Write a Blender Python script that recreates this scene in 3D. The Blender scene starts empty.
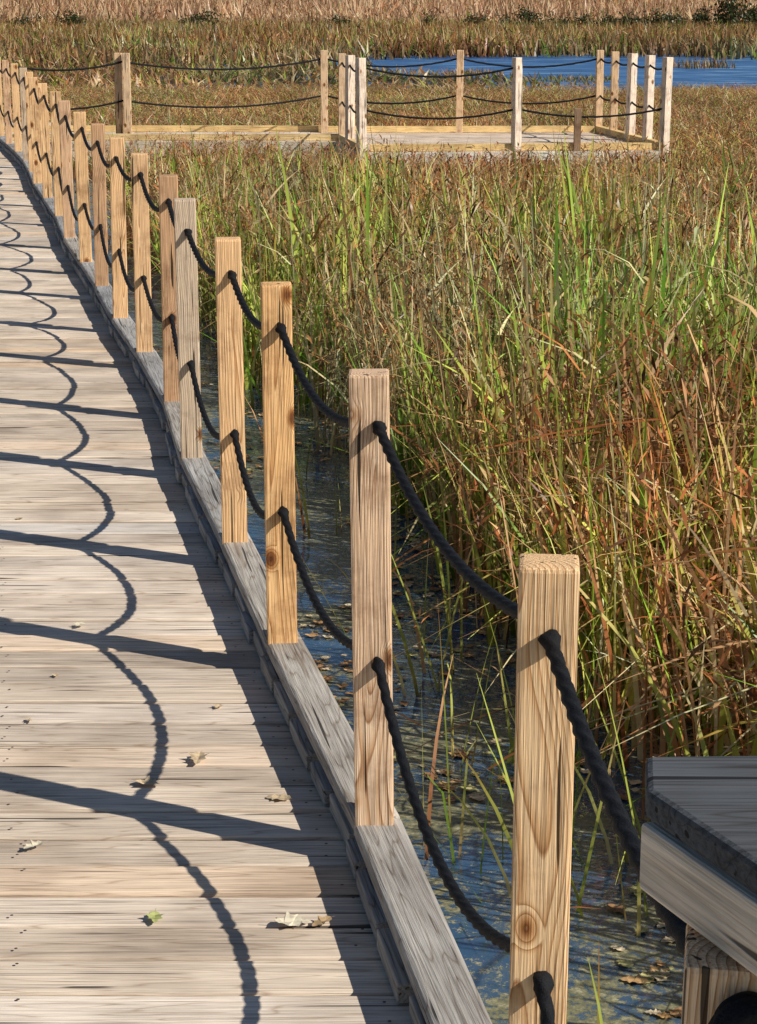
import bpy, bmesh, math, random
import numpy as np
from mathutils import Vector, Matrix
from mathutils import noise as mnoise
random.seed(7); RNG=np.random.default_rng(11)
S=bpy.context.scene
COL=S.collection

# ---------------------------------------------------------------- helpers
def link(o): COL.objects.link(o); return o
def mesh_obj(name, verts, faces, mat=None, cols=None, smooth=False, parent=None):
    me=bpy.data.meshes.new(name)
    me.from_pydata([tuple(v) for v in verts],[],[tuple(f) for f in faces])
    if cols is not None:
        a=me.color_attributes.new("Col",'FLOAT_COLOR','POINT')
        c=np.ones((len(verts),4),dtype=np.float32); c[:,:np.shape(cols)[1]]=cols
        a.data.foreach_set('color',c.ravel())
    if mat: me.materials.append(mat)
    if smooth: me.polygons.foreach_set('use_smooth',[True]*len(me.polygons))
    me.update()
    o=bpy.data.objects.new(name,me); link(o)
    if parent: o.parent=parent
    return o
def empty(name):
    e=bpy.data.objects.new(name,None); link(e); return e
BF=[(0,3,2,1),(4,5,6,7),(0,1,5,4),(1,2,6,5),(2,3,7,6),(3,0,4,7)]
def bevel_obj(o,w=.004,seg=2):
    m=o.modifiers.new('bevel','BEVEL'); m.width=w; m.segments=seg; m.limit_method='ANGLE'
class Acc:
    def __init__(s): s.v=[];s.f=[];s.c=[]
    def prism(s,quad,z0,z1,col=(1,1,1,1)):
        b=len(s.v)
        zs0=z0 if hasattr(z0,'__len__') else [z0]*4
        zs1=z1 if hasattr(z1,'__len__') else [z1]*4
        for i in range(4): s.v.append((quad[i][0],quad[i][1],zs0[i]))
        for i in range(4): s.v.append((quad[i][0],quad[i][1],zs1[i]))
        s.f+= [tuple(b+i for i in f) for f in BF]; s.c+=[col]*8
    def obj(s,name,mat,parent=None,bev=0):
        o=mesh_obj(name,s.v,s.f,mat,np.array(s.c),parent=parent)
        if bev: bevel_obj(o,bev)
        return o
def seg_quad(p,q,a,b):
    d=Vector((q[0]-p[0],q[1]-p[1])); d.normalize(); n=Vector((d.y,-d.x))
    return [(p[0]+n.x*a,p[1]+n.y*a),(p[0]+n.x*b,p[1]+n.y*b),(q[0]+n.x*b,q[1]+n.y*b),(q[0]+n.x*a,q[1]+n.y*a)]

# ---------------------------------------------------------------- materials
def newmat(name):
    m=bpy.data.materials.new(name); m.use_nodes=True
    nt=m.node_tree; nt.nodes.clear()
    out=nt.nodes.new('ShaderNodeOutputMaterial'); b=nt.nodes.new('ShaderNodeBsdfPrincipled')
    nt.links.new(b.outputs[0],out.inputs[0]); return m,nt,b,out
def N(nt,t,**k):
    n=nt.nodes.new(t)
    for a,v in k.items():
        if a in n.inputs.keys(): n.inputs[a].default_value=v
        else: setattr(n,a,v)
    return n
def ramp(nt,src,stops):
    r=nt.nodes.new('ShaderNodeValToRGB'); e=r.color_ramp.elements
    while len(e)>1: e.remove(e[-1])
    e[0].position=stops[0][0]; e[0].color=(*stops[0][1],1)
    for p,c in stops[1:]:
        x=e.new(p); x.color=(*c,1)
    nt.links.new(src,r.inputs[0]); return r.outputs[0]
def g(v): return (v,v,v)
def mix(nt,typ,fac,a,b):
    n=nt.nodes.new('ShaderNodeMix'); n.data_type='RGBA'; n.blend_type=typ
    for s,v in ((0,fac),(6,a),(7,b)):
        if hasattr(v,'links'): nt.links.new(v,n.inputs[s])
        elif s==0: n.inputs[0].default_value=v
        else: n.inputs[s].default_value=(*v,1) if len(v)==3 else v
    return n.outputs[2]
def bump(nt,b,h,strength=.3,dist=.01):
    n=N(nt,'ShaderNodeBump'); n.inputs['Strength'].default_value=strength; n.inputs['Distance'].default_value=dist
    nt.links.new(h,n.inputs['Height']); nt.links.new(n.outputs[0],b.inputs['Normal'])

def wood_upright():
    m,nt,b,out=newmat('post_timber'); L=nt.links.new
    tc=N(nt,'ShaderNodeTexCoord'); oi=N(nt,'ShaderNodeObjectInfo')
    off=N(nt,'ShaderNodeVectorMath',operation='SCALE'); off.inputs[0].default_value=(0,0,31.0); L(oi.outputs['Random'],off.inputs['Scale'])
    add=N(nt,'ShaderNodeVectorMath',operation='ADD'); L(tc.outputs['Object'],add.inputs[0]); L(off.outputs[0],add.inputs[1])
    mp=N(nt,'ShaderNodeMapping'); mp.inputs['Scale'].default_value=(1,1,.30); L(add.outputs[0],mp.inputs[0])
    dn=N(nt,'ShaderNodeTexNoise'); dn.inputs['Scale'].default_value=4.0; dn.inputs['Detail'].default_value=1.6; L(mp.outputs[0],dn.inputs[0])
    sb=N(nt,'ShaderNodeVectorMath',operation='SUBTRACT'); L(dn.outputs['Color'],sb.inputs[0]); sb.inputs[1].default_value=(.5,.5,.5)
    ml=N(nt,'ShaderNodeVectorMath',operation='MULTIPLY'); L(sb.outputs[0],ml.inputs[0]); ml.inputs[1].default_value=(.15,.15,0)
    ad2=N(nt,'ShaderNodeVectorMath',operation='ADD'); L(ml.outputs[0],ad2.inputs[0]); L(tc.outputs['Object'],ad2.inputs[1])
    rnd=N(nt,'ShaderNodeVectorMath',operation='MULTIPLY_ADD'); L(oi.outputs['Random'],rnd.inputs[0]); rnd.inputs[1].default_value=(.08,.03,0); rnd.inputs[2].default_value=(-.04,.035,0)
    ad3=N(nt,'ShaderNodeVectorMath',operation='ADD'); L(ad2.outputs[0],ad3.inputs[0]); L(rnd.outputs[0],ad3.inputs[1])
    mk=N(nt,'ShaderNodeMapping'); mk.inputs['Scale'].default_value=(1,1,.6); L(add.outputs[0],mk.inputs[0])
    vk=N(nt,'ShaderNodeTexVoronoi'); vk.inputs['Scale'].default_value=8.5; L(mk.outputs[0],vk.inputs['Vector'])
    sx=N(nt,'ShaderNodeSeparateXYZ'); L(ad3.outputs[0],sx.inputs[0]); cx=N(nt,'ShaderNodeCombineXYZ'); L(sx.outputs[0],cx.inputs[0]); L(sx.outputs[1],cx.inputs[1])
    ln=N(nt,'ShaderNodeVectorMath',operation='LENGTH'); L(cx.outputs[0],ln.inputs[0])
    kr=N(nt,'ShaderNodeMapRange'); kr.inputs['From Min'].default_value=0; kr.inputs['From Max'].default_value=.26; kr.inputs['To Min'].default_value=.028; kr.inputs['To Max'].default_value=0; kr.interpolation_type='SMOOTHSTEP'; L(vk.outputs['Distance'],kr.inputs[0])
    ladd=N(nt,'ShaderNodeMath',operation='ADD'); L(ln.outputs['Value'],ladd.inputs[0]); L(kr.outputs[0],ladd.inputs[1])
    mu=N(nt,'ShaderNodeMath',operation='MULTIPLY'); L(ladd.outputs[0],mu.inputs[0]); mu.inputs[1].default_value=140
    fr=N(nt,'ShaderNodeMath',operation='FRACT'); L(mu.outputs[0],fr.inputs[0])
    mf=N(nt,'ShaderNodeMapping'); mf.inputs['Scale'].default_value=(1,1,.02); L(add.outputs[0],mf.inputs[0])
    fn=N(nt,'ShaderNodeTexNoise'); fn.inputs['Scale'].default_value=330; fn.inputs['Detail'].default_value=3; L(mf.outputs[0],fn.inputs[0])
    bn=N(nt,'ShaderNodeTexNoise'); bn.inputs['Scale'].default_value=8; bn.inputs['Detail'].default_value=5; bn.inputs['Roughness'].default_value=.65; L(add.outputs[0],bn.inputs[0])
    c1=ramp(nt,fr.outputs[0],[(0,(.86,.72,.54)),(.5,(.81,.65,.47)),(.80,(.63,.44,.27)),(.92,(.40,.235,.13)),(1,(.79,.64,.46))])
    c2=mix(nt,'MULTIPLY',.7,c1,ramp(nt,fn.outputs[0],[(.3,g(.42)),(.5,g(.95)),(.7,g(1.18))]))
    c3=mix(nt,'MULTIPLY',.85,c2,ramp(nt,bn.outputs[0],[(.3,(.60,.54,.50)),(.48,g(1.0)),(.7,(1.14,1.12,1.07))]))
    kn=ramp(nt,vk.outputs['Distance'],[(.0,(.12,.05,.025)),(.09,(.22,.11,.055)),(.13,(.58,.42,.28)),(.19,g(1))])
    c4=mix(nt,'MULTIPLY',.94,c3,kn)
    mc=N(nt,'ShaderNodeMapping'); mc.inputs['Scale'].default_value=(1,1,.028); L(add.outputs[0],mc.inputs[0])
    cn=N(nt,'ShaderNodeTexNoise'); cn.inputs['Scale'].default_value=75; cn.inputs['Detail'].default_value=1; L(mc.outputs[0],cn.inputs[0])
    ck=ramp(nt,cn.outputs[0],[(.315,g(.06)),(.34,g(1))])
    c5=mix(nt,'MULTIPLY',.95,c4,ck)
    c6=mix(nt,'MULTIPLY',1,c5,oi.outputs['Color'])
    L(c6,b.inputs['Base Color']); b.inputs['Roughness'].default_value=.72; b.inputs['Specular IOR Level'].default_value=.25
    h=mix(nt,'MULTIPLY',1,fn.outputs[0],ck); bump(nt,b,h,.6,.004)
    return m
def wood_board(name,axis,cols,fine=55,dark=.45,rings=.8,rot=0,streak=.85):
    m,nt,b,out=newmat(name); L=nt.links.new
    tc=N(nt,'ShaderNodeTexCoord'); at=N(nt,'ShaderNodeAttribute',attribute_name='Col')
    sp=N(nt,'ShaderNodeSeparateColor'); L(at.outputs['Color'],sp.inputs[0])
    mr=N(nt,'ShaderNodeMapping'); mr.inputs['Rotation'].default_value=(0,0,math.radians(rot)); L(tc.outputs['Object'],mr.inputs[0])
    off=N(nt,'ShaderNodeVectorMath',operation='SCALE'); off.inputs[0].default_value=(37,53,71); L(sp.outputs[0],off.inputs['Scale'])
    add=N(nt,'ShaderNodeVectorMath',operation='ADD'); L(mr.outputs[0],add.inputs[0]); L(off.outputs[0],add.inputs[1])
    s=[1,1,1]; s[axis]=.022
    mp=N(nt,'ShaderNodeMapping'); mp.inputs['Scale'].default_value=s; L(add.outputs[0],mp.inputs[0])
    n1=N(nt,'ShaderNodeTexNoise'); n1.inputs['Scale'].default_value=fine*3; n1.inputs['Detail'].default_value=4; n1.inputs['Roughness'].default_value=.65; L(mp.outputs[0],n1.inputs[0])
    s2=[1,1,1]; s2[axis]=.07
    mp2=N(nt,'ShaderNodeMapping'); mp2.inputs['Scale'].default_value=s2; L(add.outputs[0],mp2.inputs[0])
    n2=N(nt,'ShaderNodeTexNoise'); n2.inputs['Scale'].default_value=fine*.36; n2.inputs['Detail'].default_value=1.5; n2.inputs['Distortion'].default_value=.2; L(mp2.outputs[0],n2.inputs[0])
    wv=N(nt,'ShaderNodeMath',operation='PINGPONG'); wm=N(nt,'ShaderNodeMath',operation='MULTIPLY'); wm.inputs[1].default_value=18; L(n2.outputs[0],wm.inputs[0]); L(wm.outputs[0],wv.inputs[0]); wv.inputs[1].default_value=1
    n3=N(nt,'ShaderNodeTexNoise'); n3.inputs['Scale'].default_value=2.6; n3.inputs['Detail'].default_value=6; L(add.outputs[0],n3.inputs[0])
    base=ramp(nt,sp.outputs[1],cols)
    a=mix(nt,'MULTIPLY',streak,base,ramp(nt,n1.outputs[0],[(.3,g(dark)),(.45,g(.88)),(.65,g(1.2))]))
    a=mix(nt,'MULTIPLY',rings,a,ramp(nt,wv.outputs[0],[(0,(.52,.43,.36)),(.2,g(.93)),(1,g(1.08))]))
    a=mix(nt,'MULTIPLY',.85,a,ramp(nt,n3.outputs[0],[(.3,(.62,.57,.53)),(.6,(1.12,1.09,1.05))]))
    mc=N(nt,'ShaderNodeMapping'); s3=[1,1,1]; s3[axis]=.03; mc.inputs['Scale'].default_value=s3; L(add.outputs[0],mc.inputs[0])
    cn=N(nt,'ShaderNodeTexNoise'); cn.inputs['Scale'].default_value=70; cn.inputs['Detail'].default_value=1; L(mc.outputs[0],cn.inputs[0])
    ck=ramp(nt,cn.outputs[0],[(.29,g(.10)),(.32,g(1))])
    a=mix(nt,'MULTIPLY',.9,a,ck)
    L(a,b.inputs['Base Color']); b.inputs['Roughness'].default_value=.85; b.inputs['Specular IOR Level'].default_value=.2
    bump(nt,b,mix(nt,'MULTIPLY',1,n1.outputs[0],ck),.7,.005)
    return m
M_post=wood_upright()
M_deck=wood_board('deck_timber',0,[(0,(.64,.55,.46)),(.3,(.76,.64,.52)),(.55,(.82,.72,.62)),(.75,(.76,.58,.42)),(.88,(.70,.65,.60)),(1,(.60,.47,.35))],dark=.42,rings=.6,streak=.75)
M_curb=wood_board('curb_timber',1,[(0,(.32,.335,.355)),(.5,(.40,.40,.40)),(1,(.45,.42,.38))],dark=.30,rings=.8,rot=-10.5)
M_dark=wood_board('joist_timber',1,[(0,(.16,.12,.09)),(1,(.24,.19,.15))])
M_new=wood_board('new_timber',0,[(0,(.86,.62,.28)),(1,(.90,.70,.40))],dark=.6,rings=.4)
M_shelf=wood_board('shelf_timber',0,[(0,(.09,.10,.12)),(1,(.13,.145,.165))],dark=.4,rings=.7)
M_fascia=wood_board('fascia_timber',1,[(0,(.62,.54,.44)),(1,(.70,.63,.54))],dark=.6,rings=.35,rot=-23.6)
M_pfascia=wood_board('platform_fascia_timber',0,[(0,(.82,.74,.58)),(1,(.88,.84,.76))],dark=.7,rings=.25)

def rope_mat():
    m,nt,b,out=newmat('black_rope'); L=nt.links.new
    tc=N(nt,'ShaderNodeTexCoord'); n=N(nt,'ShaderNodeTexNoise'); n.inputs['Scale'].default_value=420; n.inputs['Detail'].default_value=3; L(tc.outputs['Object'],n.inputs[0])
    L(ramp(nt,n.outputs[0],[(.3,(.003,.0035,.005)),(.7,(.013,.014,.018))]),b.inputs['Base Color'])
    b.inputs['Roughness'].default_value=.7; b.inputs['Specular IOR Level'].default_value=.2; bump(nt,b,n.outputs[0],.6,.003); return m
M_rope=rope_mat()
def reed_mat():
    m,nt,b,out=newmat('reed_blades'); L=nt.links.new; nt.nodes.remove(b)
    at=N(nt,'ShaderNodeAttribute',attribute_name='Col')
    df=N(nt,'ShaderNodeBsdfDiffuse'); L(at.outputs['Color'],df.inputs[0])
    gl=N(nt,'ShaderNodeBsdfGlossy'); gl.inputs['Roughness'].default_value=.35
    m0=N(nt,'ShaderNodeMixShader'); m0.inputs[0].default_value=.03; L(df.outputs[0],m0.inputs[1]); L(gl.outputs[0],m0.inputs[2])
    tr=N(nt,'ShaderNodeBsdfTranslucent'); L(at.outputs['Color'],tr.inputs[0]); mx=N(nt,'ShaderNodeMixShader'); mx.inputs[0].default_value=.24
    L(m0.outputs[0],mx.inputs[1]); L(tr.outputs[0],mx.inputs[2]); L(mx.outputs[0],out.inputs[0]); return m
M_reed=reed_mat()
def leaf_mat():
    m,nt,b,out=newmat('dry_leaf'); L=nt.links.new
    at=N(nt,'ShaderNodeAttribute',attribute_name='Col'); tc=N(nt,'ShaderNodeTexCoord')
    n=N(nt,'ShaderNodeTexNoise'); n.inputs['Scale'].default_value=60; L(tc.outputs['Object'],n.inputs[0])
    L(mix(nt,'MULTIPLY',.8,at.outputs['Color'],ramp(nt,n.outputs[0],[(.35,g(.6)),(.6,g(1.1))])),b.inputs['Base Color']); b.inputs['Roughness'].default_value=.6; return m
M_leaf=leaf_mat()
def marsh_water():
    m,nt,b,out=newmat('marsh_water'); L=nt.links.new
    ge=N(nt,'ShaderNodeNewGeometry')
    n1=N(nt,'ShaderNodeTexNoise'); n1.inputs['Scale'].default_value=2.6; n1.inputs['Detail'].default_value=5; n1.inputs['Roughness'].default_value=.6; L(ge.outputs['Position'],n1.inputs[0])
    n2=N(nt,'ShaderNodeTexNoise'); n2.inputs['Scale'].default_value=38; n2.inputs['Detail'].default_value=6; n2.inputs['Roughness'].default_value=.8; L(ge.outputs['Position'],n2.inputs[0])
    mm=N(nt,'ShaderNodeMath',operation='MULTIPLY_ADD'); L(n1.outputs[0],mm.inputs[0]); mm.inputs[1].default_value=.75; hf=N(nt,'ShaderNodeMath',operation='MULTIPLY'); L(n2.outputs[0],hf.inputs[0]); hf.inputs[1].default_value=.75; L(hf.outputs[0],mm.inputs[2])
    mask=ramp(nt,mm.outputs[0],[(0,g(0)),(.745,g(0)),(.79,g(1))])
    sc=ramp(nt,n2.outputs[0],[(.4,(.10,.10,.06)),(.55,(.24,.23,.13)),(.68,(.48,.44,.30))])
    dp=ramp(nt,n1.outputs[0],[(.35,(.035,.095,.19)),(.6,(.07,.12,.18))])  # blue of the reflected sky painted into the water's base colour
    L(mix(nt,'MIX',mask,dp,sc),b.inputs['Base Color'])
    L(ramp(nt,mask,[(0,g(.05)),(1,g(.5))]),b.inputs['Roughness'])
    b.inputs['IOR'].default_value=1.8; L(ramp(nt,mask,[(0,g(1)),(1,g(.3))]),b.inputs['Specular IOR Level'])
    wp=N(nt,'ShaderNodeTexNoise'); wp.inputs['Scale'].default_value=11; wp.inputs['Detail'].default_value=3; L(ge.outputs['Position'],wp.inputs[0])
    bump(nt,b,wp.outputs[0],.18,.02); return m
M_water=marsh_water()
def pond_mat():
    m,nt,b,out=newmat('open_water'); L=nt.links.new
    ge=N(nt,'ShaderNodeNewGeometry'); mp=N(nt,'ShaderNodeMapping'); mp.inputs['Scale'].default_value=(.5,1.6,1); L(ge.outputs['Position'],mp.inputs[0])
    n=N(nt,'ShaderNodeTexNoise'); n.inputs['Scale'].default_value=1.3; n.inputs['Detail'].default_value=5; L(mp.outputs[0],n.inputs[0])
    L(ramp(nt,n.outputs[0],[(.35,(.02,.075,.21)),(.55,(.045,.16,.38)),(.68,(.20,.35,.54))]),b.inputs['Base Color'])  # sky reflection on the pond put into the colour as blue tones
    b.inputs['Roughness'].default_value=.35; b.inputs['Specular IOR Level'].default_value=.2; bump(nt,b,n.outputs[0],.5,.1); return m
M_pond=pond_mat()
def ground_mat():
    m,nt,b,out=newmat('marsh_ground'); L=nt.links.new
    ge=N(nt,'ShaderNodeNewGeometry'); n=N(nt,'ShaderNodeTexNoise'); n.inputs['Scale'].default_value=.08; n.inputs['Detail'].default_value=8; L(ge.outputs['Position'],n.inputs[0])
    L(ramp(nt,n.outputs[0],[(.3,(.13,.11,.05)),(.5,(.34,.25,.15)),(.7,(.42,.32,.21))]),b.inputs['Base Color']); b.inputs['Roughness'].default_value=.95; return m
M_ground=ground_mat()

# ---------------------------------------------------------------- camera, sky, sun
CZ=1.81
cam=bpy.data.cameras.new('camera'); co=link(bpy.data.objects.new('camera',cam)); S.camera=co
cam.sensor_width=36; cam.lens=36*2000/1024; cam.clip_start=.05; cam.clip_end=4000
th=math.atan(516/2000); co.location=(0,0,CZ); co.rotation_euler=(math.pi/2-th,0,0)
EL=math.radians(37); AZ=math.atan2(.9,-.436)
w=bpy.data.worlds.new('World'); S.world=w; w.use_nodes=True; nt=w.node_tree
sk=nt.nodes.new('ShaderNodeTexSky'); sk.sky_type='NISHITA'; sk.sun_disc=False; sk.sun_elevation=EL; sk.sun_rotation=AZ; sk.ozone_density=2.4; sk.dust_density=.2; sk.air_density=1.0
bg=nt.nodes['Background']; nt.links.new(sk.outputs[0],bg.inputs[0]); bg.inputs[1].default_value=.060
sd=bpy.data.lights.new('sun','SUN'); sd.energy=5.0; sd.angle=math.radians(.5); sd.color=(1,.945,.84)
so=link(bpy.data.objects.new('sun',sd))
tos=Vector((math.sin(AZ)*math.cos(EL),math.cos(AZ)*math.cos(EL),math.sin(EL))); so.rotation_euler=tos.to_track_quat('Z','Y').to_euler(); so.location=(20,-10,20)
S.view_settings.view_transform='Standard'; S.view_settings.look='None'; S.view_settings.exposure=0

# ---------------------------------------------------------------- rail line
posts=[(.290,1.51),(.228,2.615),(-.008,4.02),(-.266,5.26),(-.470,6.31),(-.722,7.54),(-.905,8.66),(-1.171,9.9),(-1.43,11.0),(-1.70,12.25),(-1.96,13.4),(-2.28,14.8),(-2.58,16.3),(-2.92,17.8),(-3.24,19.2),(-3.50,20.5),(-3.80,21.9),(-4.12,23.2),(-4.46,24.5),(-4.80,25.8)]
line=[(.62,-2.5),(.42,.3)]+posts+[(-4.9,26.15)]
lx=np.array([p[0] for p in line]); ly=np.array([p[1] for p in line])
def rail(y): return float(np.interp(y,ly,lx))
WZ=-.40
# ---------------------------------------------------------------- boardwalk
bw=empty('boardwalk')
A=Acc(); y=-2.4
while y<30:
    wd=.134+random.uniform(-.004,.003); y2=y+wd
    e=random.uniform(-.012,.012)
    xr0=rail(min(y,26))+.058+e; xr1=rail(min(y2,26))+.058+e
    dz=random.uniform(-.004,.004); dz2=dz+random.uniform(-.003,.003)
    sk_=random.uniform(-.006,.006)
    lx0=rail(min(y,26))-2.6+random.uniform(-.01,.01)
    A.prism([(lx0,y+sk_),(xr0,y),(xr1,y2),(lx0,y2+sk_)],[-.038+dz2,-.038+dz,-.038+dz,-.038+dz2],[dz2,dz,dz,dz2],(random.random(),random.random(),0,1))
    y=y2+random.uniform(.008,.015)
A.obj('planks',M_deck,bw,.006)
J=Acc()
for i in range(len(line)-1):
    p,q=line[i],line[i+1]
    J.prism(seg_quad(p,q,.0,.04),-.26,-.047,(random.random(),random.random(),0,1))
    for o in (-.8,-1.6,-2.4): J.prism(seg_quad(p,q,o,o+.04),-.26,-.047,(random.random(),random.random(),0,1))
    if i%2==0:
        for o in (-.04,-2.3): J.prism([(p[0]+o-.07,p[1]-.07),(p[0]+o+.07,p[1]-.07),(p[0]+o+.07,p[1]+.07),(p[0]+o-.07,p[1]+.07)],-1.0,-.262,(.5,.5,0,1))
J.obj('joists',M_dark,bw,.003)
NV=[];NF=[]
yy=1.0
while yy<16:
    for o in (-.78,-1.58,-.10):
        for dy in (0,.07):
            if random.random()<.25: continue
            cx=rail(yy)+o+random.uniform(-.010,.010); cy=yy+dy+random.uniform(-.008,.008); r=.0036; b0=len(NV)
            for k in range(8): NV.append((cx+r*math.cos(k*.785),cy+r*math.sin(k*.785),.0055))
            NF.append(tuple(range(b0,b0+8)))
    yy+=.1435
mn,ntn,bn_,_=newmat('nail_steel'); bn_.inputs['Base Color'].default_value=(.08,.06,.05,1); bn_.inputs['Roughness'].default_value=.6
mesh_obj('nails',NV,NF,mn,parent=bw)
C=Acc(); B=Acc()
for i in range(len(line)-1):
    p,q=Vector(line[i]),Vector(line[i+1]); d=(q-p); Ln=d.length; d=d.normalized()
    n=max(1,round(Ln/1.25))
    for k in range(n):
        a=p+d*(Ln*k/n+.002); b2=p+d*(Ln*(k+1)/n-.002)
        C.prism(seg_quad(a,b2,-.045+random.uniform(-.004,.004),.058),.050,.090+random.uniform(-.002,.002),(random.random(),random.random(),0,1))
    s=.02
    while s<Ln-.1:
        l=random.uniform(.16,.26)
        a=p+d*s; b2=p+d*min(s+l,Ln-.005)
        B.prism(seg_quad(a,b2,-.056+random.uniform(-.014,.006),.050),.0065,.048,(random.random(),random.random(),0,1))
        s+=l+random.uniform(.008,.05)
C.obj('curb',M_curb,bw,.010); B.obj('curb_blocks',M_curb,bw,.003)

# ---------------------------------------------------------------- posts
def post_mesh(name,h,w_=.082):
    bm=bmesh.new(); bmesh.ops.create_cube(bm,size=1)
    bmesh.ops.scale(bm,vec=(w_,w_,h),verts=bm.verts); bmesh.ops.translate(bm,vec=(0,0,h/2),verts=bm.verts)
    bmesh.ops.bevel(bm,geom=[e for e in bm.edges],offset=.006,segments=2,affect='EDGES',profile=.6)
    me=bpy.data.meshes.new(name); bm.to_mesh(me); bm.free(); me.materials.append(M_post)
    return me
tints={1:(1.08,.89,.68),2:(1.02,.88,.80),3:(1.14,.85,.54),4:(1.15,.91,.66),5:(.88,.86,.87),6:(.80,.61,.48),7:(1.12,.90,.68),8:(1.14,.90,.66),9:(.82,.63,.50)}
leans={2:(-.012,0),1:(.004,.004),5:(-.004,.01),3:(-.004,-.01),8:(.012,0)}
for i,(x,y) in enumerate(posts):
    z0=.07
    top=(1.064 if i==1 else 1.07)+random.uniform(-.006,.006)
    if i==0: top=1.056
    o=bpy.data.objects.new('wooden_post',post_mesh('wooden_post',top-z0,.088 if i==0 else .082)); link(o); o.location=(x,y,z0)
    la=leans.get(i,(random.uniform(-.01,.01),random.uniform(-.01,.01)))
    ang=-math.atan2(x,y)*.8
    o.rotation_euler=(la[1],la[0],ang+random.uniform(-.04,.04))
    t=tints.get(i) or random.choice([(1.1,.89,.66),(.94,.76,.65),(.84,.8,.78),(1.14,.91,.66)])
    if i==0: t=(1.12,.99,.86)
    o.color=(*t,1)

# ---------------------------------------------------------------- ropes
def rope_mesh(pts,rad,res=12,lob=3,twist=95):
    pts=np.array(pts); n=len(pts); t=np.gradient(pts,axis=0); t/=np.linalg.norm(t,axis=1)[:,None]
    up=np.array([0,0,1.]); sd_=np.cross(t,up); sd_/=np.linalg.norm(sd_,axis=1)[:,None]; u=np.cross(sd_,t)
    s=np.concatenate([[0],np.cumsum(np.linalg.norm(np.diff(pts,axis=0),axis=1))])
    ph=np.linspace(0,2*np.pi,res,endpoint=False)
    rr=rad[:,None]*(1+.16*np.cos(lob*ph[None,:]-s[:,None]*twist*lob/2.2))
    v=pts[:,None,:]+rr[...,None]*(np.cos(ph)[None,:,None]*sd_[:,None,:]+np.sin(ph)[None,:,None]*u[:,None,:])
    v=v.reshape(-1,3); f=[]
    for i in range(n-1):
        for k in range(res):
            a=i*res+k; b=i*res+(k+1)%res; f.append((a,b,b+res,a+res))
    f.append(tuple(range(res))[::-1]); f.append(tuple((n-1)*res+k for k in range(res)))
    return v,f
def make_rope(name,anchors,sags,parent=None,step=.008,R=.0098,knot=True):
    P=[];rad=[]
    for i in range(len(anchors)-1):
        a=np.array(anchors[i]);b=np.array(anchors[i+1]); Ln=np.linalg.norm(b-a)
        st=step if (a[1]<9) else step*2.5
        n=int(Ln/st)
        for k in range(n if i<len(anchors)-2 else n+1):
            t=k/n; p=a+(b-a)*t; p=p.copy(); p[2]-=sags[i]*4*t*(1-t); 
            dd=min(t,1-t)*Ln
            r=R*(1+(.55*math.exp(-((dd-.052)/.010)**2) if knot else 0))
            P.append(p); rad.append(r)
    v,f=rope_mesh(P,np.array(rad)); return mesh_obj(name,v,f,M_rope,smooth=True,parent=parent)
random.seed(3)
for zz,sg in ((.976,.088),(.48,.140)):
    an=[(x,y,zz+random.uniform(-.008,.008)) for x,y in posts]
    if zz>.9: an[0]=(posts[0][0],posts[0][1],1.0)
    d0=Vector((posts[0][0]-posts[1][0],posts[0][1]-posts[1][1])).normalized()
    an=[(posts[0][0]+d0.x*.075,posts[0][1]+d0.y*.075,an[0][2]+.004)]+an
    sa=[0]+[sg*random.uniform(.75,1.25)*(min(1.4,(posts[i+1][1]-posts[i][1]))/1.2) for i in range(len(posts)-1)]
    if zz>.9: sa[1]=.045
    make_rope('railing_rope',an,sa)
kb=[];rad=[]
for k in range(160):
    t=k/159*2*math.pi*2.6; kb.append((.293+math.cos(t)*.018,1.446-.014*(k/159),1.012+math.sin(t)*.018)); rad.append(.0108)
v,f=rope_mesh(kb,np.array(rad)); mesh_obj('rope_knot',v,f,M_rope,smooth=True)

# ---------------------------------------------------------------- near shelf / rail cap
sh=empty('wooden_shelf')
T=Acc()
Pa=Vector((.2385,1.675)); Pb=Vector((.229,1.595)); dirf=Vector((.40,-.916)).normalized()
Pc=Pb+dirf*.62
zt0,zt1=1.126,1.154
T.v=[(*Pa,zt0),(*Pb,zt0),(*Pc,zt0),(.95,1.0,zt0),(.95,1.70,zt0),(*Pa,zt1),(*Pb,zt1),(*Pc,zt1),(.95,1.0,zt1),(.95,1.70,zt1)]
T.f=[(4,3,2,1,0),(5,6,7,8,9),(0,1,6,5),(1,2,7,6),(2,3,8,7),(3,4,9,8),(4,0,5,9)]
T.c=[(.3,.5,0,1)]*10
T.obj('top_board',M_shelf,sh,.006)
F=Acc()
F.prism(seg_quad(Pb+Vector((-.004,-.0)),Pb+dirf*.60,-.034,.001),1.062,1.124,(.2,.9,0,1))
F.obj('fascia',M_fascia,sh,.004)
F2=Acc(); F2.prism([(.27,1.635),(.93,1.65),(.93,1.685),(.262,1.668)],1.062,1.124,(.7,.3,0,1)); F2.obj('back_rail',M_fascia,sh,.004)
L3=Acc()
L3.prism([(.85,1.05),(.93,1.05),(.93,1.13),(.85,1.13)],WZ-.3,1.12,(.7,.3,0,1)); L3.prism([(.85,1.56),(.93,1.56),(.93,1.63),(.85,1.63)],WZ-.3,1.12,(.1,.3,0,1)); L3.obj('legs',M_fascia,sh,.004)

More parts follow.
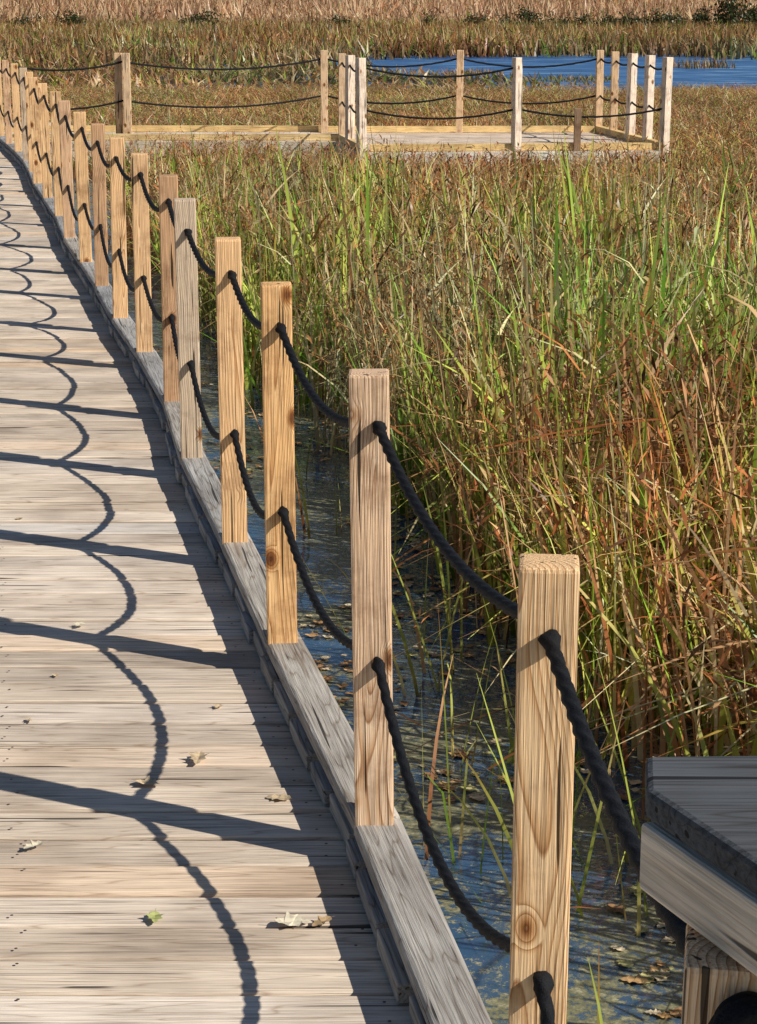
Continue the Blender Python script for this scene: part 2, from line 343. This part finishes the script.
# ---------------------------------------------------------------- far viewing platform
vp=empty('viewing_platform')
FL=Vector((-.20,24.3)); FR=Vector((3.46,24.6)); BR=Vector((3.02,27.9)); BL=Vector((-.74,27.8))
D=Acc(); nb=24
for k in range(nb):
    a=k/nb; b=(k+.94)/nb
    l0=FL.lerp(BL,a); l1=FL.lerp(BL,b); r0=FR.lerp(BR,a); r1=FR.lerp(BR,b)
    D.prism([l0,r0,r1,l1],-.04,0+random.uniform(-.003,.003),(random.random(),random.uniform(.4,.8),0,1))
x=-7.6
while x<-.62:
    D.prism([(x,26.2),(x+.135,26.2),(x+.135,28.0),(x,28.0)],-.04,random.uniform(-.002,.002)+.002,(random.random(),random.uniform(.4,.8),0,1)); x+=.142
D.obj('planks',M_deck,vp)
K=Acc()
def curb(p,q,w_=.09,z0=.005,z1=.085): K.prism(seg_quad(p,q,-w_/2,w_/2),z0,z1,(random.random(),random.random(),0,1))
curb((-4.85,26.25),(-.52,26.25)); curb((-7.5,27.95),(-.78,27.95)); curb(FL+Vector((.1,.05)),FR+Vector((-.1,.05))); curb(FR+Vector((0,.1)),BR); curb(BL+Vector((.05,0)),BR+Vector((-.06,0))); curb(FL+Vector((0,.1)),Vector((-.46,26.1)))
K.obj('curb',M_new,vp)
K=Acc()
K.prism(seg_quad(FL,FR,.002,.045),-.32,-.005,(.2,.9,0,1)); K.prism(seg_quad(FR,BR,.002,.045),-.30,-.005,(.4,.7,0,1)); K.prism(seg_quad((-7.5,26.2),(-.5,26.2),.002,.045),-.25,-.005,(.1,.2,0,1)); K.prism(seg_quad(FL,BL,-.045,-.002),-.30,-.005,(.4,.5,0,1))
for p in (FL,FR,BR,BL,FL.lerp(FR,.5),BL.lerp(BR,.5)): K.prism([(p.x-.08,p.y+.02),(p.x+.08,p.y+.02),(p.x+.08,p.y+.18),(p.x-.08,p.y+.18)],-1.0,-.322,(.5,.5,0,1))
K.obj('fascia',M_pfascia,vp)
pp=[(-3.37,26.45),(-3.25,26.38),(BL.x,BL.y),(-.47,26.2),(-.36,25.4),(FL.x,FL.y),(1.10,27.85),(1.66,24.45),(BR.x,BR.y),(3.13,27.1),(3.25,26.25),(3.36,25.4),(FR.x,FR.y)]
pm=post_mesh('post',1.35,.095)
for i,(x,y) in enumerate(pp):
    o=bpy.data.objects.new('post_%d'%(i+1),pm); link(o); o.parent=vp; o.location=(x,y,-.25)
    o.rotation_euler=(random.uniform(-.01,.01),random.uniform(-.01,.01),random.uniform(-.1,.1)+(.5 if i in (5,12,11,10,7,4) else 0))
    o.color=(*random.choice([(1.05,.95,.85),(.9,.86,.84),(1.15,1.0,.85)]),1)
    if i in (5,12,11,10,7,4): o.color=(1.2,1.25,1.42,1)
o=bpy.data.objects.new('short_post',post_mesh('short_post',.75)); link(o); o.parent=vp; o.location=(2.4,24.52,-.25); o.color=(.5,.4,.35,1)
chains=[[(-4.80,25.8),(-3.3,26.4),(BL.x,BL.y)],[(BL.x,BL.y),(1.1,27.85),(BR.x,BR.y),(3.13,27.1),(3.25,26.25),(3.36,25.4),(FR.x,FR.y)],[(FL.x,FL.y),(1.66,24.45)],[(FL.x,FL.y),(-.36,25.4),(-.47,26.2)]]
for ci,ch in enumerate(chains):
    for zz in (.99,.50):
        an=[(p[0],p[1],zz) for p in ch]
        sa=[min(.12,.06*math.hypot(ch[i+1][0]-ch[i][0],ch[i+1][1]-ch[i][1])) for i in range(len(ch)-1)]
        make_rope('rope_%d_%d'%(ci,int(zz*100)),an,sa,parent=vp,step=.03,R=.012,knot=False)
ch=[(1.66,24.45),(FR.x,FR.y)]
make_rope('rope_front',[(p[0],p[1],.5) for p in ch],[.10],parent=vp,step=.03,R=.012,knot=False)

# ---------------------------------------------------------------- ground, water
nx,ny=60,80
xs=np.sign(np.linspace(-1,1,nx))*np.abs(np.linspace(-1,1,nx))**2.2*1600; ys=-30+np.linspace(0,1,ny)**2.6*2600
V=[];Fc=[]
def gz(x,y):
    t=min(1,max(0,(y-72)/8)); s=min(1,max(0,(abs(x)-26-y*.1)/8))
    return -.62+.34*max(t,s)
for yy in ys:
    for xx in xs: V.append((xx,yy,gz(xx,yy)))
for j in range(ny-1):
    for i in range(nx-1):
        a=j*nx+i; Fc.append((a,a+1,a+1+nx,a+nx))
mesh_obj('ground',V,Fc,M_ground,smooth=True)
mesh_obj('marsh_water',[(-60,-29,WZ),(60,-29,WZ),(60,46,WZ),(-60,46,WZ)],[(0,1,2,3)],M_water)
mesh_obj('pond_water',[(-60,46,WZ),(60,46,WZ),(60,82,WZ),(-60,82,WZ)],[(0,1,2,3)],M_pond)

# ---------------------------------------------------------------- reeds
PAL=dict(green=(.22,.36,.04),ygreen=(.56,.62,.12),straw=(.82,.62,.35),tan=(.60,.37,.18),rust=(.48,.19,.07),dark=(.14,.07,.035))
def strips(base,az,h,tilt,curve,w_,c0,c1,c2,rng,seg=5,profile='blade',kink=None):
    n=len(h); t=np.linspace(0,1,seg+1)[None,:]
    d=h[:,None]*(np.sin(tilt)[:,None]*t+curve[:,None]*t**2.2)
    z=h[:,None]*(np.cos(tilt)[:,None]*t-.55*np.abs(curve)[:,None]*t**2.6)
    if kink is not None:
        k=kink[:,None]; over=np.maximum(0,t-k)
        d=d+h[:,None]*over*.75; z=z-h[:,None]*over*1.35
    cx=base[:,0:1]+np.cos(az)[:,None]*d; cy=base[:,1:2]+np.sin(az)[:,None]*d; cz=base[:,2:3]+z
    face=rng.uniform(0,np.pi,n)
    pr=(1-.93*t**2.4) if profile=='blade' else np.maximum(.1,np.sin(np.pi*np.clip(t,0.02,.98)))
    hw=w_[:,None]*pr/2
    tw=face[:,None]+t*rng.uniform(-1.2,1.2,n)[:,None]
    ox=np.cos(tw)*hw; oy=np.sin(tw)*hw
    v=np.stack([np.stack([cx-ox,cy-oy,cz],-1),np.stack([cx+ox,cy+oy,cz],-1)],2).reshape(-1,3)
    tt=t[...,None]
    c=np.where(tt<.5,c0[:,None,:]*(1-tt*2)+c1[:,None,:]*tt*2,c1[:,None,:]*(2-tt*2)+c2[:,None,:]*(tt*2-1))
    c=c*rng.uniform(.72,1.22,(n,seg+1,1))
    c=np.repeat(c[:,:,None,:],2,axis=2); c[:,:,1,:]*=.88; c=c.reshape(-1,3)
    bi=(np.arange(n)*(seg+1)*2)[:,None]+(np.arange(seg)*2)[None,:]
    f=np.stack([bi,bi+1,bi+3,bi+2],-1).reshape(-1,4)
    return v,f,c
def pick(names,probs,n,rng,var=.35):
    idx=rng.choice(len(names),n,p=probs); a=np.array([PAL[k] for k in names])[idx]
    return a*rng.uniform(1-var,1+var,(n,1))
def clump(seed,n,R,hm,green=.5,wid=.011,heads=.5,square=False,seg=5,hv=.16,dead=.5,mixd=(.4,.35,.25)):
    rng=np.random.default_rng(seed); parts=[]
    if square: base=np.stack([rng.uniform(-R,R,n),rng.uniform(-R,R,n),np.zeros(n)],1)
    else:
        r=R*np.sqrt(rng.random(n))*rng.uniform(.6,1.1,n); a=rng.uniform(0,6.283,n); base=np.stack([r*np.cos(a),r*np.sin(a),np.zeros(n)],1)
    base[:,2]=-.1
    h=np.clip(rng.normal(hm,hm*hv,n),hm*.4,hm*1.35)+.1
    g_=rng.random(n)<green
    gc=pick(['green','ygreen'],[.45,.55],n,rng); bc=pick(['straw','tan','rust'],mixd,n,rng)
    c1=np.where(g_[:,None],gc,bc); c0=pick(['tan','dark','straw'],[.4,.4,.2],n,rng)
    tipb=rng.random(n)<.40; c2=np.where((g_&~tipb)[:,None],gc*1.1,pick(['rust','tan','straw'],[.35,.3,.35],n,rng))
    c0=np.where((g_&(rng.random(n)<.65))[:,None],gc*.75,c0)
    tilt=np.abs(rng.normal(.11,.15,n)); curve=np.abs(rng.normal(.10,.17,n)); az=rng.normal(2.7,1.6,n)
    kink=np.where(rng.random(n)<.22,rng.uniform(.45,.8,n),2.0)
    parts.append(strips(base,az,h,tilt,curve,wid*rng.uniform(.45,1.5,n),c0,c1,c2,rng,seg,kink=kink))
    m=int(n*dead)
    if m:
        i=rng.integers(0,n,m); b=base[i].copy(); f_=rng.uniform(.25,.8,m); b[:,2]+=f_*h[i]; b[:,0]+=np.cos(az[i])*h[i]*np.sin(tilt[i])*f_; b[:,1]+=np.sin(az[i])*h[i]*np.sin(tilt[i])*f_
        c=pick(['straw','tan','rust','dark'],[.3,.3,.25,.15],m,rng)
        parts.append(strips(b,rng.uniform(0,6.28,m),rng.uniform(.15,.45,m)*hm,rng.uniform(.5,1.7,m),rng.uniform(.1,.9,m),wid*rng.uniform(.5,1.2,m),c,c,c*.8,rng,3))
    m=int(n*heads)
    if m:
        i=rng.integers(0,n,m); t=rng.uniform(.80,1.0,m)
        b=base[i].copy(); d=h[i]*(np.sin(tilt[i])*t+curve[i]*t**2.2); b[:,0]+=np.cos(az[i])*d; b[:,1]+=np.sin(az[i])*d; b[:,2]+=h[i]*(np.cos(tilt[i])*t-.55*curve[i]*t**2.6)
        k=max(1,min(1.4,wid/.014))
        for rep in range(3):
            b2=b+rng.normal(0,.014*k,b.shape)
            c=pick(['rust','dark','tan'],[.5,.3,.2],m,rng)
            parts.append(strips(b2,rng.uniform(0,6.28,m),rng.uniform(.03,.085,m)*k,rng.uniform(0,2.4,m),rng.uniform(-.3,.5,m),np.full(m,.012)*k,c,c,c,rng,2,'spindle'))
    v=np.concatenate([p[0] for p in parts]); c=np.concatenate([p[2] for p in parts]); f=[];o_=0
    for p in parts: f.append(p[1]+o_); o_+=len(p[0])
    return v,np.concatenate(f),c
nearG=[clump(100+i,48,.31,1.04,.84,.025,.12,dead=.45,mixd=(.5,.35,.15)) for i in range(7)]
nearB=[clump(200+i,66,.32,.92,.30,.0165,.8,mixd=(.34,.34,.32)) for i in range(7)]
midM=[clump(300+i,125,.62,.9,.32,.019,.6,True,4,dead=.4,mixd=(.32,.34,.34)) for i in range(6)]
farM=[clump(400+i,200,2.2,.9,.26,.075,.0,True,2,dead=.3) for i in range(4)]
dryM=[clump(500+i,160,3.2,1.7,.03,.14,.0,True,2,.25,dead=.2,mixd=(.75,.2,.05)) for i in range(3)]
reeds=empty('marsh_reeds')
GR={}
def put(grp,cl,x,y,s,sz,col,z=WZ):
    v,f,c=cl; a=random.uniform(-.9,.9)+(0 if random.random()<.7 else 3.14); ca,sa=math.cos(a),math.sin(a)
    w_=np.empty_like(v); w_[:,0]=(v[:,0]*ca-v[:,1]*sa)*s+x; w_[:,1]=(v[:,0]*sa+v[:,1]*ca)*s+y; w_[:,2]=v[:,2]*sz+z
    L=GR.setdefault(grp,[[],[],[],0]); L[0].append(w_); L[1].append(f+L[3]); L[2].append(c*np.array(col)[None,:]); L[3]+=len(v)
def build(grp):
    L=GR[grp]; v=np.concatenate(L[0]).astype(np.float32); f=np.concatenate(L[1]).astype(np.int32); c=np.concatenate(L[2])
    me=bpy.data.meshes.new(grp); me.vertices.add(len(v)); me.vertices.foreach_set('co',v.ravel())
    me.loops.add(f.size); me.loops.foreach_set('vertex_index',f.ravel()); me.polygons.add(len(f))
    me.polygons.foreach_set('loop_start',np.arange(0,f.size,4,dtype=np.int32)); me.polygons.foreach_set('loop_total',np.full(len(f),4,dtype=np.int32))
    me.update(calc_edges=True)
    a=me.color_attributes.new('Col','FLOAT_COLOR','POINT'); cc=np.ones((len(v),4),dtype=np.float32); cc[:,:3]=np.minimum(c,.85); a.data.foreach_set('color',cc.ravel())
    me.materials.append(M_reed); o=bpy.data.objects.new(grp,me); link(o); o.parent=reeds; print(grp,len(f))
ey=[0,4.2,5.0,6.4,7.1,9.2,12,20,26,30]; ex=[1.6,1.25,.80,.57,.36,-.05,-.85,-2.75,-4.2,-4.9]
def edge(y): return float(np.interp(y,ey,ex))
def hs(y): return float(np.interp(y,[0,12,16,20,23,28,36,46,60],[1,.98,.88,.70,.56,.55,.42,.30,.26]))
def in_platform(x,y):
    if 24.1<y<28.1 and -.9<x<3.6: return True
    if 25.95<y<28.2 and x<-.4: return True
    return False
def tint(x,y):
    v=random.uniform(.72,1.25); q=mnoise.noise(Vector((x*.55,y*.35,3.1)))
    v*=1+.55*mnoise.noise(Vector((x*.8,y*.8,9)))
    return (v*(1+.20*q),v*(1-.24*q),v*(1-.3*q))
random.seed(21)
y=3.9
while y<19:
    st=.34 if y<10 else .44
    x=edge(y)+random.uniform(.1,.28)
    xm=.23*y+1.3
    while x<xm:
        xx=x+random.uniform(-.12,.12); yy=y+random.uniform(-.2,.2)
        if xx<rail(yy)+.5: x+=st; continue
        d=xx-edge(yy)
        gq=mnoise.noise(Vector((xx*.7,yy*.5,1)))*.9
        pg=(.80 if yy<9.5 else (.62 if (xx>.07*yy and yy<15) else .28))+gq
        fam=nearG if random.random()<pg else nearB
        c=tint(xx,yy)
        if fam is nearG: c=(c[0]*1.05,c[1]*1.12,c[2])
        if 11.3<yy<13.8 and 1.6<xx<3.3 and random.random()<.9: c=(1.5,1.5,1.6); fam=nearB
        s=random.uniform(.85,1.15)*(.7 if d<.25 else 1)
        put('near',random.choice(fam),xx,yy,s,hs(yy)*random.uniform(.78,1.15)*(.85 if d<.25 else 1),c); x+=st
    y+=st
thin=[clump(900+i,6,.2,.8,.75,.012,.2,dead=.3) for i in range(4)]
for (xx,yy) in [(.35,4.7),(.55,4.5),(.32,5.6),(.25,6.5),(-.2,8.2),(.05,7.6),(-.45,9.1),(.40,3.5),(.2,4.9),(.5,5.3),(.62,4.9),(.1,6.2)]:
    put('near',random.choice(thin),xx,yy,.8,random.uniform(.5,.8),(1,1,1))
y=19
while y<48:
    xm=.215*y+1.5; x=-.23*y-1.0
    while x<xm:
        xx=x+random.uniform(-.3,.3); yy=y+random.uniform(-.3,.3)
        ok = (xx>edge(yy)+.5 or yy>28.6) and not in_platform(xx,yy) and not in_platform(xx,yy+.45) and not in_platform(xx+.4,yy)
        shore=58 if xx<3.3 else 47
        if ok and yy<shore+.4*math.sin(xx*3): 
            put('mid',random.choice(midM),xx,yy,random.uniform(.95,1.2),hs(yy)*random.uniform(.85,1.12),tint(xx,yy))
        x+=1.02
    y+=1.0
x=-3.9
while x<4.6:
    yf=25.55 if x<-.8 else 23.75
    if -.8<=x<-.3: yf=23.9
    put('mid',random.choice(midM),x,yf+random.uniform(-.08,.08),.7,random.uniform(.50,.62) if x<-.5 else random.uniform(.30,.5),tint(x,yf)); x+=.62
y=49
while y<130:
    xm=.2*y+3; x=-xm; st=3.3
    while x<xm:
        xx=x+random.uniform(-1,1); yy=y+random.uniform(-1,1)
        pond=(xx>-1.2+math.sin(yy)*.8) and yy<75 and yy>(58 if xx<3.3 else 46)
        if not pond or (random.random()<.08 and yy<70):
            z=WZ if yy<76 else -.30
            hh=.5 if yy<60 and xx>-2 else (.75 if yy<80 else random.uniform(.7,1.0))
            if pond: hh=.35
            c=tint(xx*.3,yy*.3); k=1+.0012*(yy-60); c=(c[0]*.64*k,c[1]*.62*k,c[2]*.56*k)
            put('far',random.choice(farM),xx,yy,1.0 if not pond else .4,hh*(.55 if yy<62 else 1),c,z)
        x+=st
    y+=3.2
for y in list(range(128,190,5))+list(range(190,420,12)):
    xm=.2*y+8; x=-xm
    while x<xm:
        c=random.uniform(.85,1.15)*(1+.35*mnoise.noise(Vector((x*.05,y*.08,0)))); r=random.uniform(.95,1.1)
        put('far',random.choice(dryM),x+random.uniform(-2,2),y+random.uniform(-2,2),1.1*(1 if y<190 else 1.9),random.uniform(.6,.95) if y<170 else random.uniform(.9,1.2),(.90*c*r,.83*c,.90*c),-.28); x+=5.2 if y<190 else 11
y=2
while y<26:
    for k in range(4):
        xx=rail(y)-3.6-k*1.1+random.uniform(-.3,.3)
        put('mid',random.choice(midM),xx,y+random.uniform(-.3,.3),1.1,hs(y)*.8,tint(xx,y))
    y+=1.1
for k in list(GR): build(k)

# ---------------------------------------------------------------- shrubs
def shrub(x,y,sx,sz,z=-.3,col=(.045,.06,.02)):
    rng=np.random.default_rng(int(abs(x)*91+y)); n=800
    lob=rng.normal(0,.33,(9,3)); lob[:,2]=np.abs(lob[:,2])*.9+.35
    c=lob[rng.integers(0,9,n)]+rng.normal(0,.16,(n,3)); c[:,2]=np.maximum(c[:,2],.03)
    u=rng.normal(0,1,(n,3)); u/=np.linalg.norm(u,axis=1)[:,None]; w2=np.cross(u,rng.normal(0,1,(n,3))); w2/=np.linalg.norm(w2,axis=1)[:,None]
    s=.06; v=np.stack([c-u*s,c+w2*s*.6,c+u*s,c-w2*s*.6],1).reshape(-1,3)*np.array([sx,sx*.6,sz])
    f=[(4*i,4*i+1,4*i+2,4*i+3) for i in range(n)]
    cc=np.array(col)[None,:]*rng.uniform(.5,1.8,(n,1)); br=rng.random(n)<.2; cc[br]=np.array((.12,.06,.03)); cc=np.repeat(cc,4,0)
    V=list(map(tuple,v)); C_=list(map(tuple,cc))
    for k in range(7):
        tp=lob[k]*np.array([sx,sx*.6,sz]); b=len(V); r=.03*sx
        for (px,py,pz,rr) in ((0,0,-.2,r),(*tp,r*.3)):
            for q in range(4): V.append((px+rr*math.cos(q*1.57),py+rr*math.sin(q*1.57),pz)); C_.append((.09,.06,.04))
        for q in range(4): f.append((b+q,b+(q+1)%4,b+4+(q+1)%4,b+4+q))
    o=mesh_obj('shrub',V,f,M_reed,np.array(C_)); o.location=(x,y,z)
shrub(19.3,113,1.7,2.0); shrub(20.9,114,1.4,1.7); shrub(18.0,114,1.3,1.5)
for (x,y,s) in [(16.4,114,1.0),(14.2,114.5,1.1),(11.5,115,.9),(8.5,114,1.0),(5.5,115,.8),(3,115,.8),(-2,116,.7),(-10,115,.9),(-17,114,1.0),(-20,116,.8),(12.8,114,.8),(9.8,115,.8)]:
    shrub(x,y,s*1.5,s*1.25)

# ---------------------------------------------------------------- fallen leaves (oak)
def leaf(V,F,C_,x,y,z,s,rot,col,curl=.25,tilt=(0,0)):
    out=[]; K=30
    for k in range(K):
        a=2*math.pi*k/K; t=(1-math.cos(a))/2
        wdt=.30*math.sin(math.pi*min(1,t**.8))*(1+.38*math.sin(t*22))+.012
        out.append((t-.5,math.copysign(wdt,math.sin(a)) if k not in (0,K//2) else 0))
    b=len(V); cr,sr=math.cos(rot),math.sin(rot)
    def put_(px,py):
        pz=curl*(abs(py)**1.3*1.2+(px**2)*.5)+tilt[0]*px+tilt[1]*py+.03*math.sin(px*9+py*7)
        V.append((x+s*(px*cr-py*sr),y+s*(px*sr+py*cr),z+s*max(0,pz+.02))); C_.append(col)
    for t in (-.5,-.25,0,.25,.5): put_(t,0)
    for p in out: put_(*p)
    for k in range(K):
        p=out[k];q=out[(k+1)%K]; i0=b+min(4,max(0,round((p[0]+.5)*4))); i1=b+min(4,max(0,round((q[0]+.5)*4)))
        if i0==i1: F.append((i0,b+5+k,b+5+(k+1)%K))
        else: F.append((i0,b+5+k,b+5+(k+1)%K,i1))
    b=len(V)
    for px,py in ((-.5,.012),(-.5,-.012),(-.78,.05),(-.78,.03)): V.append((x+s*(px*cr-py*sr),y+s*(px*sr+py*cr),z+s*.06)); C_.append(col)
    F.append((b,b+1,b+3,b+2))
random.seed(5)
V=[];F_=[];C_=[]; tan=(.60,.46,.29); pale=(.75,.67,.50)
for (x,y,s,c) in [(-.757,4.06,.045,pale),(-.44,4.575,.060,tan),(-.545,4.42,.060,tan),(-.233,4.33,.055,tan),(-.172,3.69,.065,pale),(-.452,3.71,.045,(.42,.44,.16)),(-.115,3.69,.045,(.5,.34,.18)),(-.885,5.66,.04,pale),(-.885,5.2,.025,tan),(-.42,4.95,.03,tan),(-.90,4.85,.02,tan),(-1.28,6.9,.03,tan)]:
    leaf(V,F_,C_,x,y,.0055,s*1.1,random.uniform(0,6.28),c,random.uniform(.15,.45),(random.uniform(-.05,.05),random.uniform(-.08,.08)))
mesh_obj('fallen_leaves',V,F_,M_leaf,np.array(C_))
V=[];F_=[];C_=[]
for k in range(2200):
    yy=random.uniform(3.0,13); xx=rail(yy)+random.uniform(.12,1.4)
    if mnoise.noise(Vector((xx*1.5,yy*1.5,4)))<-.15: continue
    c=random.choice([(.56,.34,.15),(.44,.25,.10),(.80,.66,.44),(.34,.18,.08),(.52,.48,.20),(.70,.56,.36)])
    leaf(V,F_,C_,xx,yy,WZ+.004,random.uniform(.02,.065),random.uniform(0,6.28),c,.2)
mesh_obj('floating_leaves',V,F_,M_leaf,np.array(C_))
